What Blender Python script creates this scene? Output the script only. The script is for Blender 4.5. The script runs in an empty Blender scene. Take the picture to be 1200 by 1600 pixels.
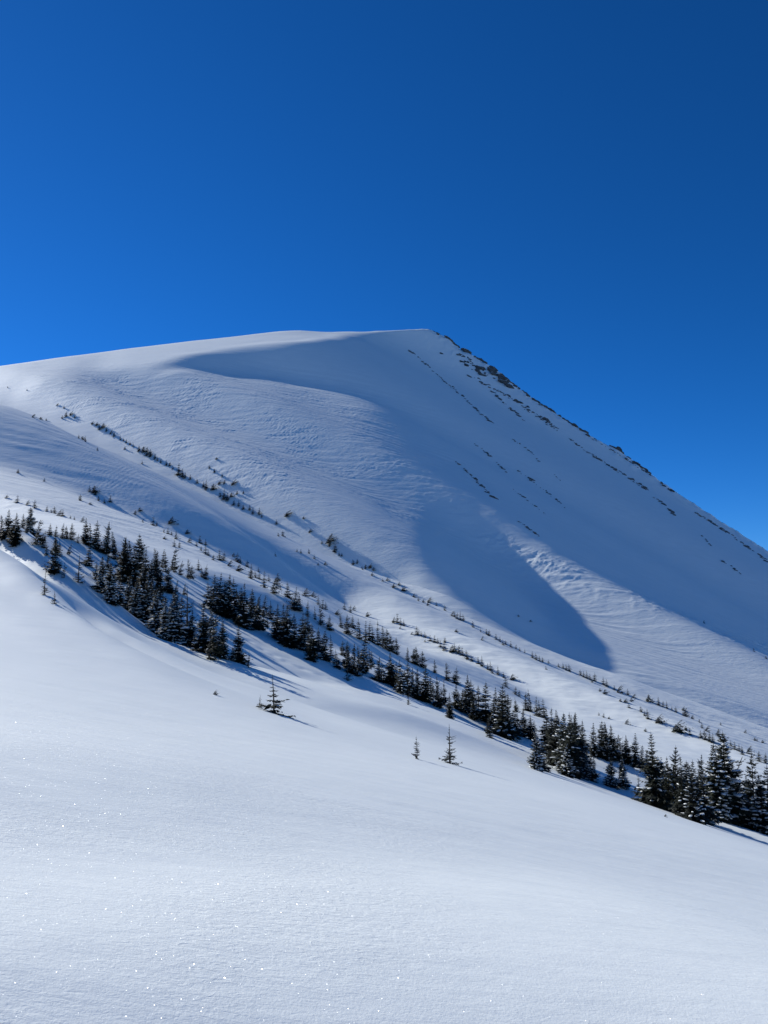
import bpy, bmesh, math, random
import numpy as np
from mathutils import Vector

# ---------------------------------------------------------------- camera, sky, sun, exposure
sc = bpy.context.scene
C = sc.collection
PITCH = math.radians(8.0)
F = 1208.0                                  # focal length in pixels of the 1200 x 1600 photograph
cam = bpy.data.objects.new('camera', bpy.data.cameras.new('camera'))
C.objects.link(cam); sc.camera = cam
cam.data.sensor_fit = 'VERTICAL'; cam.data.sensor_height = 36.0
cam.data.lens = 36.0 * F / 1600.0
cam.data.clip_start = 0.1; cam.data.clip_end = 20000
cam.location = (0, 0, 0); cam.rotation_euler = (math.radians(90) + PITCH, 0, 0)

SUN_AZ = math.radians(-50.0)                # left of the view direction, behind the mountain's shoulder
SUN_EL = math.radians(29.0)
world = bpy.data.worlds.new("World"); sc.world = world; world.use_nodes = True
nt = world.node_tree; bg = nt.nodes['Background']
sky = nt.nodes.new('ShaderNodeTexSky'); sky.sky_type = 'NISHITA'; sky.sun_disc = False
sky.sun_elevation = SUN_EL; sky.sun_rotation = SUN_AZ
sky.altitude = 3500; sky.air_density = 1.0; sky.dust_density = 0.2; sky.ozone_density = 10.0
hs = nt.nodes.new('ShaderNodeHueSaturation'); hs.inputs['Saturation'].default_value = 1.095
gm = nt.nodes.new('ShaderNodeGamma'); gm.inputs['Gamma'].default_value = 1.11
nt.links.new(sky.outputs[0], gm.inputs['Color']); nt.links.new(gm.outputs[0], hs.inputs['Color']); nt.links.new(hs.outputs[0], bg.inputs['Color'])
bg.inputs['Strength'].default_value = 0.097

sd = bpy.data.lights.new('sun', 'SUN'); sd.energy = 5.0; sd.angle = math.radians(0.5); sd.color = (1.0, 0.985, 0.95)
sun = bpy.data.objects.new('sun', sd); C.objects.link(sun)
to_sun = Vector((math.sin(SUN_AZ) * math.cos(SUN_EL), math.cos(SUN_AZ) * math.cos(SUN_EL), math.sin(SUN_EL)))
sun.rotation_euler = (-to_sun).to_track_quat('-Z', 'Y').to_euler()
sun.location = to_sun * 300
sc.view_settings.view_transform = 'Standard'; sc.view_settings.look = 'None'
sc.view_settings.exposure = 0.12; sc.view_settings.gamma = 1.0

# ---------------------------------------------------------------- the lie of the land
EYE = 1.6
SP, CP = math.sin(PITCH), math.cos(PITCH)

def ray(u, v):
    """bearing and tangent of elevation of a line of sight"""
    u = np.asarray(u, float); v = np.asarray(v, float)
    x = (u - 600) / F; zz = (800 - v) / F
    Y = CP - zz * SP; Z = SP + zz * CP
    return np.arctan2(x, Y), Z / np.hypot(x, Y)

def look(phi, w):
    """the reverse: where a bearing and elevation are seen"""
    X = np.sin(phi); Y = np.cos(phi)
    yc = Y * CP + w * SP; zc = -Y * SP + w * CP
    yc = np.maximum(yc, 1e-3)
    return 600 + F * X / yc, 800 - F * zc / yc

PH0, PH1 = math.radians(-52), math.radians(52)
R0, R1 = 2.0, 2600.0
NB = 60                                      # spline coefficients over bearing
def dens(rho):
    r = np.exp(rho)
    g = lambda a, b, s: 0.5 * (np.tanh((rho - math.log(a)) / s) - np.tanh((rho - math.log(b)) / s))
    return 5.0 + 15 * g(30, 240, .25) + 31 * g(220, 860, .12)
_rt = np.linspace(math.log(R0), math.log(R1), 4000)
_st = np.concatenate([[0], np.cumsum(0.5 * (dens(_rt[1:]) + dens(_rt[:-1])) * np.diff(_rt))])
NR = int(_st[-1]) + 3
def warp(rho):
    return np.interp(rho, _rt, _st / _st[-1])
def dwarp(rho):
    return dens(rho) / _st[-1]

def bspl(t, n):
    """uniform cubic B-splines on [0,1] with n coefficients: first index, 4 weights, 4 derivative weights"""
    m = n - 3
    x = np.clip(t, 0, 1) * m
    i = np.minimum(x.astype(int), m - 1); f = x - i
    w = np.stack([(1 - f) ** 3 / 6, (3 * f ** 3 - 6 * f ** 2 + 4) / 6, (-3 * f ** 3 + 3 * f ** 2 + 3 * f + 1) / 6, f ** 3 / 6], -1)
    d = np.stack([-(1 - f) ** 2 / 2, (9 * f ** 2 - 12 * f) / 6, (-9 * f ** 2 + 6 * f + 3) / 6, f ** 2 / 2], -1) * m
    return i, w, d

def pchip(x, y, xq):
    """monotone cubic interpolation with linear continuation"""
    x = np.asarray(x, float); y = np.asarray(y, float)
    h = np.diff(x); dl = np.diff(y) / h
    m = np.zeros_like(y)
    m[1:-1] = np.where(dl[1:] * dl[:-1] > 0, 2 * dl[1:] * dl[:-1] / np.where(dl[1:] + dl[:-1] == 0, 1, dl[1:] + dl[:-1]), 0)
    m[0], m[-1] = dl[0], dl[-1]
    xc = np.clip(xq, x[0], x[-1]); i = np.clip(np.searchsorted(x, xc) - 1, 0, len(x) - 2)
    t = (xc - x[i]) / h[i]
    r = (2*t**3-3*t**2+1)*y[i] + (t**3-2*t**2+t)*h[i]*m[i] + (-2*t**3+3*t**2)*y[i+1] + (t**3-t**2)*h[i]*m[i+1]
    return r + (xq - xc) * np.where(xq < x[0], m[0], m[-1])

# level lines of the land: across-the-view tables (u, v, distance), nearest first
SIL = [(-420,640),(-200,604),(0,571),(100,557),(200,544),(300,532),(400,521),(440,517),(470,515),(520,518),(560,517),(600,517),(640,515),(668,514),
       (690,523),(720,546),(760,566),(785,585),(810,606),(850,635),(900,668),(920,681),(960,700),(1000,729),(1020,744),(1060,771),(1100,798),(1150,830),(1200,861),(1400,985),(1650,1130)]
LINES = [
 # close snow
 [(-500,1600,2.6),(0,1600,2.8),(600,1600,3.1),(1200,1600,4.0),(1700,1600,4.6)],
 [(-500,1400,4.6),(0,1400,5.0),(600,1400,6.2),(1200,1450,9),(1700,1500,10)],
 [(-500,1120,10),(0,1180,10),(300,1190,13),(600,1210,17),(900,1290,21),(1200,1375,25),(1700,1500,30)],
 [(-500,930,24),(0,1000,22),(200,1040,24),(400,1110,29),(600,1150,29),(800,1210,35),(1000,1260,38),(1200,1325,42),(1700,1480,48)],
 # crest of the near slope
 [(-500,735,50),(0,860,42),(60,888,42),(120,925,42),(200,978,42),(280,1025,42),(360,1062,42),(430,1088,42),(600,1104,46),(760,1158,50),(850,1196,52),(950,1226,52),(1030,1256,52),(1100,1282,51),(1200,1309,50),(1700,1450,52)],
 # hollow behind it, where the tree belt is rooted
 [(-500,740,62),(0,868,55),(60,897,54),(120,936,54),(200,985,55),(280,1032,56),(360,1064,58),(430,1080,60),(600,1086,66),(760,1142,64),(850,1196,60),(950,1232,60),(1030,1262,60),(1100,1290,60),(1200,1322,60),(1700,1460,64)],
 [(-500,690,78),(0,822,74),(100,868,76),(200,918,78),(300,965,80),(400,1008,84),(500,1040,88),(600,1060,92),(700,1105,92),(800,1145,90),(900,1185,88),(1000,1215,86),(1100,1245,85),(1200,1270,84),(1700,1400,84)],
 [(-500,668,115),(0,772,112),(100,796,112),(200,838,114),(300,880,116),(400,935,120),(500,978,124),(600,1022,126),(700,1060,126),(800,1095,124),(900,1135,120),(1000,1170,118),(1100,1205,116),(1200,1228,114),(1700,1330,112)],
 [(-500,640,165),(0,728,165),(100,757,165),(200,797,166),(300,842,168),(400,893,172),(500,940,176),(600,985,180),(700,1030,182),(800,1065,180),(900,1105,174),(1000,1140,168),(1100,1170,164),(1200,1202,160),(1700,1300,156)],
 # dip in front of the shoulder ridge
 [(-500,620,225),(0,690,225),(100,728,225),(200,770,226),(300,818,226),(400,868,228),(500,918,232),(600,958,236),(700,1003,236),(800,1043,230),(900,1080,218),(1000,1118,208),(1100,1150,200),(1200,1188,194),(1700,1290,190)],
 # shoulder ridge
 [(-500,540,310),(0,606,305),(100,648,302),(200,700,298),(300,752,294),(400,806,290),(500,860,286),(600,913,280),(700,963,270),(800,1008,260),(900,1047,250),(1000,1085,240),(1100,1124,232),(1200,1168,226),(1700,1280,220)],
 [(-500,545,345),(0,604,340),(100,646,336),(200,695,332),(300,745,327),(400,797,322),(500,850,316),(600,900,310),(700,950,300),(800,995,290),(900,1033,280),(1000,1070,272),(1100,1108,264),(1200,1148,256),(1700,1270,250)],
 # the mountain side
 [(-500,540,470),(0,592,470),(200,640,450),(400,705,430),(600,790,420),(800,880,400),(1000,985,370),(1200,1060,350),(1700,1230,330)],
 [(-500,555,580),(0,577,600),(200,570,600),(400,590,600),(600,630,600),(800,715,570),(1000,840,520),(1200,960,470),(1700,1180,440)],
]
CREST_R = [(-500,690),(0,715),(300,745),(500,765),(670,760),(800,725),(1000,672),(1200,620),(1700,560)]

NP_ = 211
phis = np.linspace(PH0, PH1, NP_)
def line_at(tab, ph):
    a = np.array([(u, *ray(u, v), r) for u, v, r in [t[:3] for t in tab]], float)
    return pchip(a[:, 1], a[:, 2], ph), pchip(a[:, 1], np.log(a[:, 3]), ph)
crest_tab = [(u, v, float(np.interp(u, [c[0] for c in CREST_R], [c[1] for c in CREST_R]))) for u, v in SIL]
def crest_at(ph):
    a = np.array([(*ray(u, v), r) for u, v, r in crest_tab], float)
    return np.interp(ph, a[:, 0], a[:, 1]), np.interp(ph, a[:, 0], np.log(a[:, 2]))

curves = [line_at(t, phis) for t in LINES] + [crest_at(phis)]
# how steeply the land falls along the direction in which the light travels (p = dz/ds): regions as the photograph shows them,
# (polygon, p, weight, feather in pixels); p below -tan(sun elevation) = -0.65 turns away from the sun
SLOPES = [
 ([(-600,400),(1800,400),(1800,1700),(-600,1700)], -0.46, .25, 1),
 # mountain
 ([(-600,500),(200,500),(330,530),(300,575),(200,620),(60,590),(-600,600)], -0.36, 1, 16),
 ([(150,560),(300,578),(500,620),(640,690),(720,800),(840,960),(560,880),(380,780),(200,680),(60,610)], -0.50, 1.2, 22),
 ([(430,580),(640,640),(840,800),(900,1010),(700,940),(520,850),(430,700)], -0.56, 1.5, 90),
 ([(590,640),(700,700),(800,800),(860,900),(880,1010),(760,960),(640,880),(590,760)], -0.62, 2, 70),
 ([(600,650),(800,820),(960,920),(1500,1160),(1500,900),(700,515)], -0.71, 4, 50),
 ([(255,566),(330,553),(430,545),(500,535),(560,524),(620,521),(672,521),(700,515),(1500,900),(1500,1140),(1200,1005),(1060,945),(930,885),(860,850),(800,800),(740,740),(670,675),(610,635),(520,600),(430,585),(340,580)], -0.72, 7, 8),
 ([(150,520),(250,515),(380,500),(690,500),(684,517),(660,522),(620,521),(600,518),(560,523),(500,534),(430,544),(330,552),(255,566),(150,580)], -0.37, 5, 4),
 ([(262,566),(330,554),(430,546),(520,536),(600,524),(640,530),(640,600),(560,608),(520,602),(430,588),(340,582)], -0.72, 8, 6),
 ([(980,870),(1500,950),(1500,1150),(1200,1008),(1060,950)], -0.73, 14, 8),
 ([(690,780),(745,830),(790,890),(835,955),(868,1006),(840,998),(800,980),(735,938),(680,890),(655,845)], -0.73, 3, 20),
 ([(640,890),(740,962),(820,1003),(900,1033),(950,1042),(1000,1064),(1000,1085),(900,1048),(800,1008),(700,962),(600,912)], -0.33, 4, 6),
 ([(790,835),(860,865),(930,898),(1060,966),(1200,1036),(1500,1190),(1500,1300),(1200,1110),(1000,1060),(915,1022),(860,965),(820,900)], -0.465, 6, 8),
 ([(960,1045),(1200,1115),(1400,1200),(1400,1250),(1200,1140),(1000,1075)], -0.55, 1.5, 10),
 ([(300,745),(500,845),(700,945),(900,1035),(1200,1150),(1200,1172),(900,1050),(700,964),(500,862),(300,757)], -0.42, 1.2, 8),
 # flank of the shoulder
 ([(-600,560),(0,606),(100,650),(200,702),(300,755),(300,770),(200,722),(100,672),(0,632),(-600,600)], -0.45, 1.5, 8),
 ([(-600,590),(0,635),(100,676),(200,726),(300,775),(430,850),(570,938),(540,940),(440,905),(340,862),(240,805),(120,750),(0,700),(-600,660)], -0.60, 2, 12),
 ([(220,762),(320,798),(430,858),(575,945),(535,932),(450,893),(360,852),(260,800)], -0.665, 2.5, 9),
 ([(-600,690),(0,716),(120,765),(250,825),(350,880),(480,930),(470,940),(330,890),(220,850),(100,800),(0,775),(-600,730)], -0.38, 1.5, 8),
 ([(-600,740),(0,780),(90,805),(170,840),(160,850),(0,830),(-600,760)], -0.25, 1.5, 8),
 ([(560,925),(700,985),(900,1065),(1200,1190),(1200,1215),(900,1110),(700,1025),(560,960)], -0.27, 2, 8),
 ([(640,960),(900,1065),(1200,1190),(1200,1260),(1000,1190),(800,1115),(640,1030)], -0.27, 1, 20),
 ([(320,885),(380,905),(440,935),(500,955),(500,975),(440,962),(380,935),(310,905)], -0.66, 1.5, 5),
 ([(440,955),(560,1000),(640,1030),(640,1040),(560,1020),(440,975)], -0.62, 1.5, 6),
 ([(650,1020),(760,1045),(860,1100),(850,1110),(750,1075),(650,1040)], -0.52, 1.5, 8),
 # near slope
 ([(-600,880),(0,862),(120,930),(200,985),(360,1070),(430,1092),(400,1110),(200,1020),(0,920)], -0.27, 2.5, 10),
 ([(-100,790),(0,832),(30,848),(60,872),(90,888),(130,912),(170,938),(205,962),(240,995),(205,984),(150,952),(110,928),(85,904),(60,888),(0,860),(-100,820)], -0.60, .6, 4),
 ([(-600,900),(0,900),(300,1050),(500,1110),(850,1200),(1200,1312),(1700,1400),(1700,1700),(-600,1700)], -0.17, 1.5, 30),
 ([(-600,1130),(300,1180),(700,1250),(1200,1340),(1700,1450),(1700,1700),(-600,1700)], -0.28, 1, 80),
]
def inside(poly, u, v):
    r = np.zeros(u.shape, bool); n = len(poly)
    for i in range(n):
        x0, y0 = poly[i]; x1, y1 = poly[(i + 1) % n]
        if y0 == y1: continue
        c = ((y0 > v) != (y1 > v)) & (u < (x1 - x0) * (v - y0) / (y1 - y0) + x0)
        r ^= c
    return r
def edge_dist(poly, u, v):
    d = np.full(u.shape, 1e9); n = len(poly)
    for i in range(n):
        x0, y0 = poly[i]; x1, y1 = poly[(i + 1) % n]
        dx, dy = x1 - x0, y1 - y0
        t = np.clip(((u - x0) * dx + (v - y0) * dy) / (dx * dx + dy * dy), 0, 1)
        d = np.minimum(d, np.hypot(u - x0 - t * dx, v - y0 - t * dy))
    return np.where(inside(poly, u, v), d, -d)
PX = np.arange(-600, 1801, 6.0); PY = np.arange(440, 1701, 6.0)
GU, GV = np.meshgrid(PX, PY)
PT = np.full(GU.shape, -0.46); PW = np.full(GU.shape, .25)
for poly, p, wt, fe in SLOPES:
    a = np.clip(edge_dist(poly, GU, GV) / fe * .5 + .5, 0, 1); a = a * a * (3 - 2 * a)
    PT = PT * (1 - a) + p * a; PW = PW * (1 - a) + wt * a
PT = PT + .095
def sample(img, u, v):
    x = np.clip((u - PX[0]) / 6.0, 0, len(PX) - 1.001); y = np.clip((v - PY[0]) / 6.0, 0, len(PY) - 1.001)
    i = x.astype(int); j = y.astype(int); fx = x - i; fy = y - j
    return (img[j, i] * (1 - fx) + img[j, i + 1] * fx) * (1 - fy) + (img[j + 1, i] * (1 - fx) + img[j + 1, i + 1] * fx) * fy

def solve_land():
    """least squares for the spline surface q(bearing, log distance), ground height z = -EYE + r q"""
    N = NB * NR
    th = SUN_AZ + math.pi                     # heading in which the light travels
    phs = np.linspace(PH0, PH1, 2 * NB + 31)
    ss = np.linspace(0, 1, 3 * NR)
    rhos = np.interp(ss, _st / _st[-1], _rt)
    PHg, RHg = np.meshgrid(phs, rhos)
    P_, R_ = PHg.ravel(), RHg.ravel()
    # first guess from the level lines
    q0 = np.zeros(PHg.shape)
    cw = [pchip(phis, c[0], phs) for c in curves]; cr = [pchip(phis, c[1], phs) for c in curves]
    for k in range(len(phs)):
        x = np.array([c[k] for c in cr]); w_ = np.array([c[k] for c in cw])
        z = w_ * np.exp(x)                    # eye at z = 0
        q = (z + EYE) / np.exp(x)
        x = np.concatenate([[math.log(R0 * .8)], x, [x[-1] + .12, x[-1] + .5, x[-1] + 1.3]])
        q = np.concatenate([[q[0]], q, [q[-1] - .03, q[-1] - .16, q[-1] - .36]])
        q0[:, k] = pchip(x, q, rhos)
    def rows(ph, rho):
        i, wi, di = bspl((ph - PH0) / (PH1 - PH0), NB)
        j, wj, dj = bspl(warp(rho), NR)
        di = di / (PH1 - PH0); dj = dj * dwarp(rho)[:, None]
        idx = ((j[:, None] + np.arange(4))[:, :, None] * NB + (i[:, None] + np.arange(4))[:, None, :]).reshape(len(ph), 16)
        V = (wj[:, :, None] * wi[:, None, :]).reshape(-1, 16)
        Vr = (dj[:, :, None] * wi[:, None, :]).reshape(-1, 16)
        Vp = (wj[:, :, None] * di[:, None, :]).reshape(-1, 16)
        return idx, V, Vr, Vp
    def add2(A, b, idx, val, rhs, wt):
        vw = val * wt[:, None]
        for a in range(16):
            for c in range(16):
                np.add.at(A, (idx[:, a], idx[:, c]), vw[:, a] * val[:, c])
            b += np.bincount(idx[:, a], vw[:, a] * rhs, minlength=N)
    # smoothness
    S = np.zeros((N, N))
    ID = np.arange(N).reshape(NR, NB)
    def diff2(a, b_, c_, lam):
        rr_ = np.exp(np.interp(np.clip((b_ // NB - 1) / (NR - 3), 0, 1), _st / _st[-1], _rt)); lam = (lam * (1 + 60 * (rr_ < 36))).ravel()
        a, b_, c_ = a.ravel(), b_.ravel(), c_.ravel()
        for x, cx in ((a, 1), (b_, -2), (c_, 1)):
            for y, cy in ((a, 1), (b_, -2), (c_, 1)):
                np.add.at(S, (x, y), lam * cx * cy)
    diff2(ID[:, :-2], ID[:, 1:-1], ID[:, 2:], LAM_P); diff2(ID[:-2], ID[1:-1], ID[2:], LAM_R)
    idx, V, Vr, Vp = rows(P_, R_)
    # exact curves
    cph, crh, cq, cwt = [], [], [], []
    for k, c in enumerate(curves):
        wt = {4: 30., 5: 6., 3: .3, 2: .8}.get(k, 1.5 if k < 6 else .6)
        if k in (10,): wt = 20.
        if k in (12, 13): wt = .05
        if k == len(curves) - 1: wt = 1500.
        cph.append(phis); crh.append(c[1]); cq.append(c[0] + EYE / np.exp(c[1])); cwt.append(np.full(NP_, wt))
    c = curves[-1]                            # keep the skyline a skyline
    for dr, dq, wt in ((.06, -.012, 200.), (.16, -.05, 60.), (-.05, -.004, 3.)):
        cph.append(phis); crh.append(c[1] + dr); cq.append(c[0] + EYE / np.exp(c[1]) + dq); cwt.append(np.full(NP_, wt))
    cph, crh, cq, cwt = map(np.concatenate, (cph, crh, cq, cwt))
    ci, cV, _, _ = rows(cph, crh)
    q = q0.copy()
    dth = th - P_
    for it in range(ITERS):
        w_ = q - EYE / np.exp(RHg)
        vis = w_ >= np.maximum.accumulate(w_, 0) - 1e-3
        U, Vv = look(PHg, w_)
        crest_w = pchip(phis, curves[-1][0], phs)[None, :]
        crest_rho = pchip(phis, curves[-1][1], phs)[None, :]
        near = RHg < crest_rho
        pt = sample(PT, U, Vv).ravel(); pw = (sample(PW, U, Vv) * np.where(vis, 1.0, .5) * near).ravel()
        pw = pw * P_WEIGHT * np.where(R_ > math.log(200), 1.6, 1.0)
        A = S.copy(); b = np.zeros(N)
        w0 = np.where(near.ravel(), np.where(R_ > math.log(330), ANCH, .08), .3)
        add2(A, b, idx, V, q0.ravel(), w0)
        # p = cos(th-phi) (q + q_rho) + sin(th-phi) q_phi
        G = np.cos(dth)[:, None] * (V + Vr) + np.sin(dth)[:, None] * Vp
        add2(A, b, idx, G, pt, pw)
        add2(A, b, ci, cV, cq, cwt)
        over = (w_ > crest_w - .0015 * (crest_rho - RHg > .02)) & (RHg > math.log(250))   # nothing may stand above the skyline
        if it and over.any():
            o_ = over.ravel()
            add2(A, b, idx[o_], V[o_], (np.broadcast_to(crest_w, RHg.shape) - .004 + EYE / np.exp(RHg)).ravel()[o_], np.full(int(o_.sum()), 4.0))
        A[np.arange(N), np.arange(N)] += 1e-7
        c_ = np.linalg.solve(A, b)
        q = DAMP * q + (1 - DAMP) * (c_[idx] * V).sum(1).reshape(PHg.shape)
    return c_.reshape(NR, NB)
LAM_P, LAM_R, P_WEIGHT, ITERS, DAMP, ANCH = .008, .015, .04, 6, .4, .01
COEF = solve_land()

def land_q(ph, rho):
    """tensor evaluation: ph (n), rho (m) -> q (m, n)"""
    i, wi, _ = bspl((ph - PH0) / (PH1 - PH0), NB); j, wj, _ = bspl(warp(rho), NR)
    Bp = np.zeros((len(ph), NB)); Br = np.zeros((len(rho), NR))
    for a in range(4):
        Bp[np.arange(len(ph)), i + a] += wi[:, a]; Br[np.arange(len(rho)), j + a] += wj[:, a]
    return Br @ COEF @ Bp.T
# ---------------------------------------------------------------- helpers
def tag(o, label=None, cat=None, group=None, kind=None):
    if label: o['label'] = label
    if cat: o['category'] = cat
    if group: o['group'] = group
    if kind: o['kind'] = kind
    return o

def mesh_np(name, verts, faces, mats=(), smooth=True, normals=None, mat_index=None):
    """verts (n,3), faces (m,k) arrays -> mesh"""
    me = bpy.data.meshes.new(name)
    n, m, k = len(verts), len(faces), faces.shape[1]
    me.vertices.add(n); me.vertices.foreach_set('co', np.ascontiguousarray(verts, np.float32).ravel())
    me.loops.add(m * k); me.loops.foreach_set('vertex_index', np.ascontiguousarray(faces, np.int32).ravel())
    me.polygons.add(m)
    me.polygons.foreach_set('loop_start', np.arange(0, m * k, k, dtype=np.int32))
    if mat_index is not None: me.polygons.foreach_set('material_index', np.asarray(mat_index, np.int32))
    me.polygons.foreach_set('use_smooth', np.full(m, smooth))
    for mt in mats: me.materials.append(mt)
    me.update(calc_edges=True)
    if normals is not None:
        me.normals_split_custom_set_from_vertices(np.ascontiguousarray(normals, np.float32))
    return me

def _hash(ix, iy, seed):
    h = (ix.astype(np.int64) * 374761393 + iy.astype(np.int64) * 668265263 + seed * 2147483647) & 0xffffffff
    h = ((h ^ (h >> 13)) * 1274126177) & 0xffffffff
    h = h ^ (h >> 16)
    return (h & 0xffff) / 65535.0
def gnoise(x, y, seed=0):
    """gradient noise, about -0.7..0.7"""
    ix = np.floor(x); iy = np.floor(y); fx = x - ix; fy = y - iy
    r = 0
    ux = fx * fx * fx * (fx * (fx * 6 - 15) + 10); uy = fy * fy * fy * (fy * (fy * 6 - 15) + 10)
    g = []
    for dx in (0, 1):
        for dy in (0, 1):
            a = _hash(ix + dx, iy + dy, seed) * 2 * math.pi
            g.append(np.cos(a) * (fx - dx) + np.sin(a) * (fy - dy))
    return (g[0] * (1 - uy) + g[1] * uy) * (1 - ux) + (g[2] * (1 - uy) + g[3] * uy) * ux
def fbm(x, y, seed=0, oct=4, gain=.5):
    r = 0; a = 1
    for k in range(oct):
        r = r + a * gnoise(x, y, seed + k * 17); x = x * 2.03 + 5.1; y = y * 2.03 + 1.7; a *= gain
    return r
def sstep(x, a, b):
    t = np.clip((x - a) / (b - a), 0, 1); return t * t * (3 - 2 * t)

# ---------------------------------------------------------------- materials
def new_mat(name):
    m = bpy.data.materials.new(name); m.use_nodes = True
    return m, m.node_tree, m.node_tree.nodes['Principled BSDF']

def snow_material(name, near):
    m, t, b = new_mat(name)
    N, L = t.nodes, t.links
    def math_(op, x, y=None, z=None):
        n = N.new('ShaderNodeMath'); n.operation = op
        for k, q in enumerate((x, y, z)):
            if q is None: continue
            if isinstance(q, (int, float)): n.inputs[k].default_value = q
            else: L.new(q, n.inputs[k])
        return n.outputs[0]
    geo = N.new('ShaderNodeNewGeometry'); pos = geo.outputs['Position']
    def noise(scale, detail, rough=.5, stretch=None, dist=0.0):
        n = N.new('ShaderNodeTexNoise'); n.inputs['Scale'].default_value = scale; n.inputs['Detail'].default_value = detail
        n.inputs['Roughness'].default_value = rough; n.inputs['Distortion'].default_value = dist
        if stretch:
            mp = N.new('ShaderNodeMapping'); mp.inputs['Scale'].default_value = stretch; mp.inputs['Rotation'].default_value = (0, 0, math.radians(-8))
            L.new(pos, mp.inputs['Vector']); L.new(mp.outputs[0], n.inputs['Vector'])
        else: L.new(pos, n.inputs['Vector'])
        return n.outputs['Fac']
    # faint tone of older and fresher snow
    rp = N.new('ShaderNodeValToRGB'); e = rp.color_ramp.elements
    e[0].position = .3; e[0].color = (.79, .835, .805, 1); e[1].position = .7; e[1].color = (.83, .87, .835, 1)
    L.new(noise(.11 if not near else .35, 5, .6, (1, 2.2, 1)), rp.inputs[0]); L.new(rp.outputs[0], b.inputs['Base Color'])
    b.inputs['Roughness'].default_value = .65
    b.inputs['Specular IOR Level'].default_value = .2
    if not near:
        bp = N.new('ShaderNodeBump'); bp.inputs['Strength'].default_value = .5; bp.inputs['Distance'].default_value = .25
        L.new(noise(.8, 4, .6, (.35, 1, 1), .3), bp.inputs['Height']); L.new(bp.outputs[0], b.inputs['Normal'])
        return m
    # wind crust close by, fading into smooth powder
    sx = N.new('ShaderNodeSeparateXYZ'); L.new(pos, sx.inputs[0])
    ln = N.new('ShaderNodeVectorMath'); ln.operation = 'LENGTH'; L.new(pos, ln.inputs[0]); dist = ln.outputs['Value']
    def fade(a, b_):
        mr = N.new('ShaderNodeMapRange'); mr.inputs['From Min'].default_value = a; mr.inputs['From Max'].default_value = b_
        mr.inputs['To Min'].default_value = 1; mr.inputs['To Max'].default_value = 0; L.new(dist, mr.inputs['Value']); return mr.outputs[0]
    patch = N.new('ShaderNodeMapRange'); patch.inputs['From Min'].default_value = .40; patch.inputs['From Max'].default_value = .62
    patch.inputs['To Min'].default_value = .25; L.new(math_('ADD', noise(.45, 3), math_('MULTIPLY', sx.outputs[0], -.03)), patch.inputs['Value'])
    crust = math_('MULTIPLY', noise(17, 5, .62, (1, 1.9, 1), .6), math_('MULTIPLY', patch.outputs[0], fade(5, 22)))
    fine = math_('MULTIPLY', noise(75, 2, .6), math_('MULTIPLY', fade(3, 9), .18))
    soft = math_('MULTIPLY', noise(1.1, 4, .55, (1, 2.4, 1)), math_('MULTIPLY', fade(25, 120), 1.6))
    far_ = math_('MULTIPLY', noise(.9, 4, .65, (.3, 1.3, 1), .4), math_('MULTIPLY', math_('SUBTRACT', 1.0, fade(90, 170)), 9.0))
    hgt = math_('ADD', math_('ADD', crust, fine), math_('ADD', soft, far_))
    bp = N.new('ShaderNodeBump'); bp.inputs['Strength'].default_value = 1.0; bp.inputs['Distance'].default_value = .010
    L.new(hgt, bp.inputs['Height']); L.new(bp.outputs[0], b.inputs['Normal'])
    # ice crystals: little mirror facets, each tilted its own way
    last = b.outputs[0]
    for scale, size, a, z in ((230.0, .34, 2, 8), (100.0, .26, 5, 30)):
        vo = N.new('ShaderNodeTexVoronoi'); vo.inputs['Scale'].default_value = scale; L.new(pos, vo.inputs['Vector'])
        wn = N.new('ShaderNodeTexWhiteNoise'); L.new(vo.outputs['Position'], wn.inputs['Vector'])
        sc3 = N.new('ShaderNodeSeparateColor'); L.new(wn.outputs['Color'], sc3.inputs[0])
        dot = math_('MULTIPLY', math_('LESS_THAN', vo.outputs['Distance'], size), math_('GREATER_THAN', sc3.outputs[2], .25))
        v1 = N.new('ShaderNodeVectorMath'); v1.operation = 'SUBTRACT'; L.new(vo.outputs['Color'], v1.inputs[0]); v1.inputs[1].default_value = (.5, .5, .5)
        v2 = N.new('ShaderNodeVectorMath'); v2.operation = 'MULTIPLY_ADD'; L.new(v1.outputs[0], v2.inputs[0]); v2.inputs[1].default_value = (2.0, 2.0, 1.2); L.new(geo.outputs['Normal'], v2.inputs[2])
        v3 = N.new('ShaderNodeVectorMath'); v3.operation = 'NORMALIZE'; L.new(v2.outputs[0], v3.inputs[0])
        gl = N.new('ShaderNodeBsdfAnisotropic' if False else 'ShaderNodeBsdfGlossy'); gl.inputs['Roughness'].default_value = .19; gl.inputs['Color'].default_value = (1, 1, 1, 1)
        L.new(v3.outputs[0], gl.inputs['Normal'])
        mx = N.new('ShaderNodeMixShader'); L.new(math_('MULTIPLY', dot, math_('MULTIPLY', fade(a * 2, z * 1.6), math_('MULTIPLY', math_('POWER', sc3.outputs[1], 2.0), GLINT))), mx.inputs[0])
        L.new(last, mx.inputs[1]); L.new(gl.outputs[0], mx.inputs[2]); last = mx.outputs[0]
    L.new(last, N['Material Output'].inputs['Surface'])
    return m
GLINT = .06
AZ_STEP, ROW_F = .075, 1.0
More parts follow.
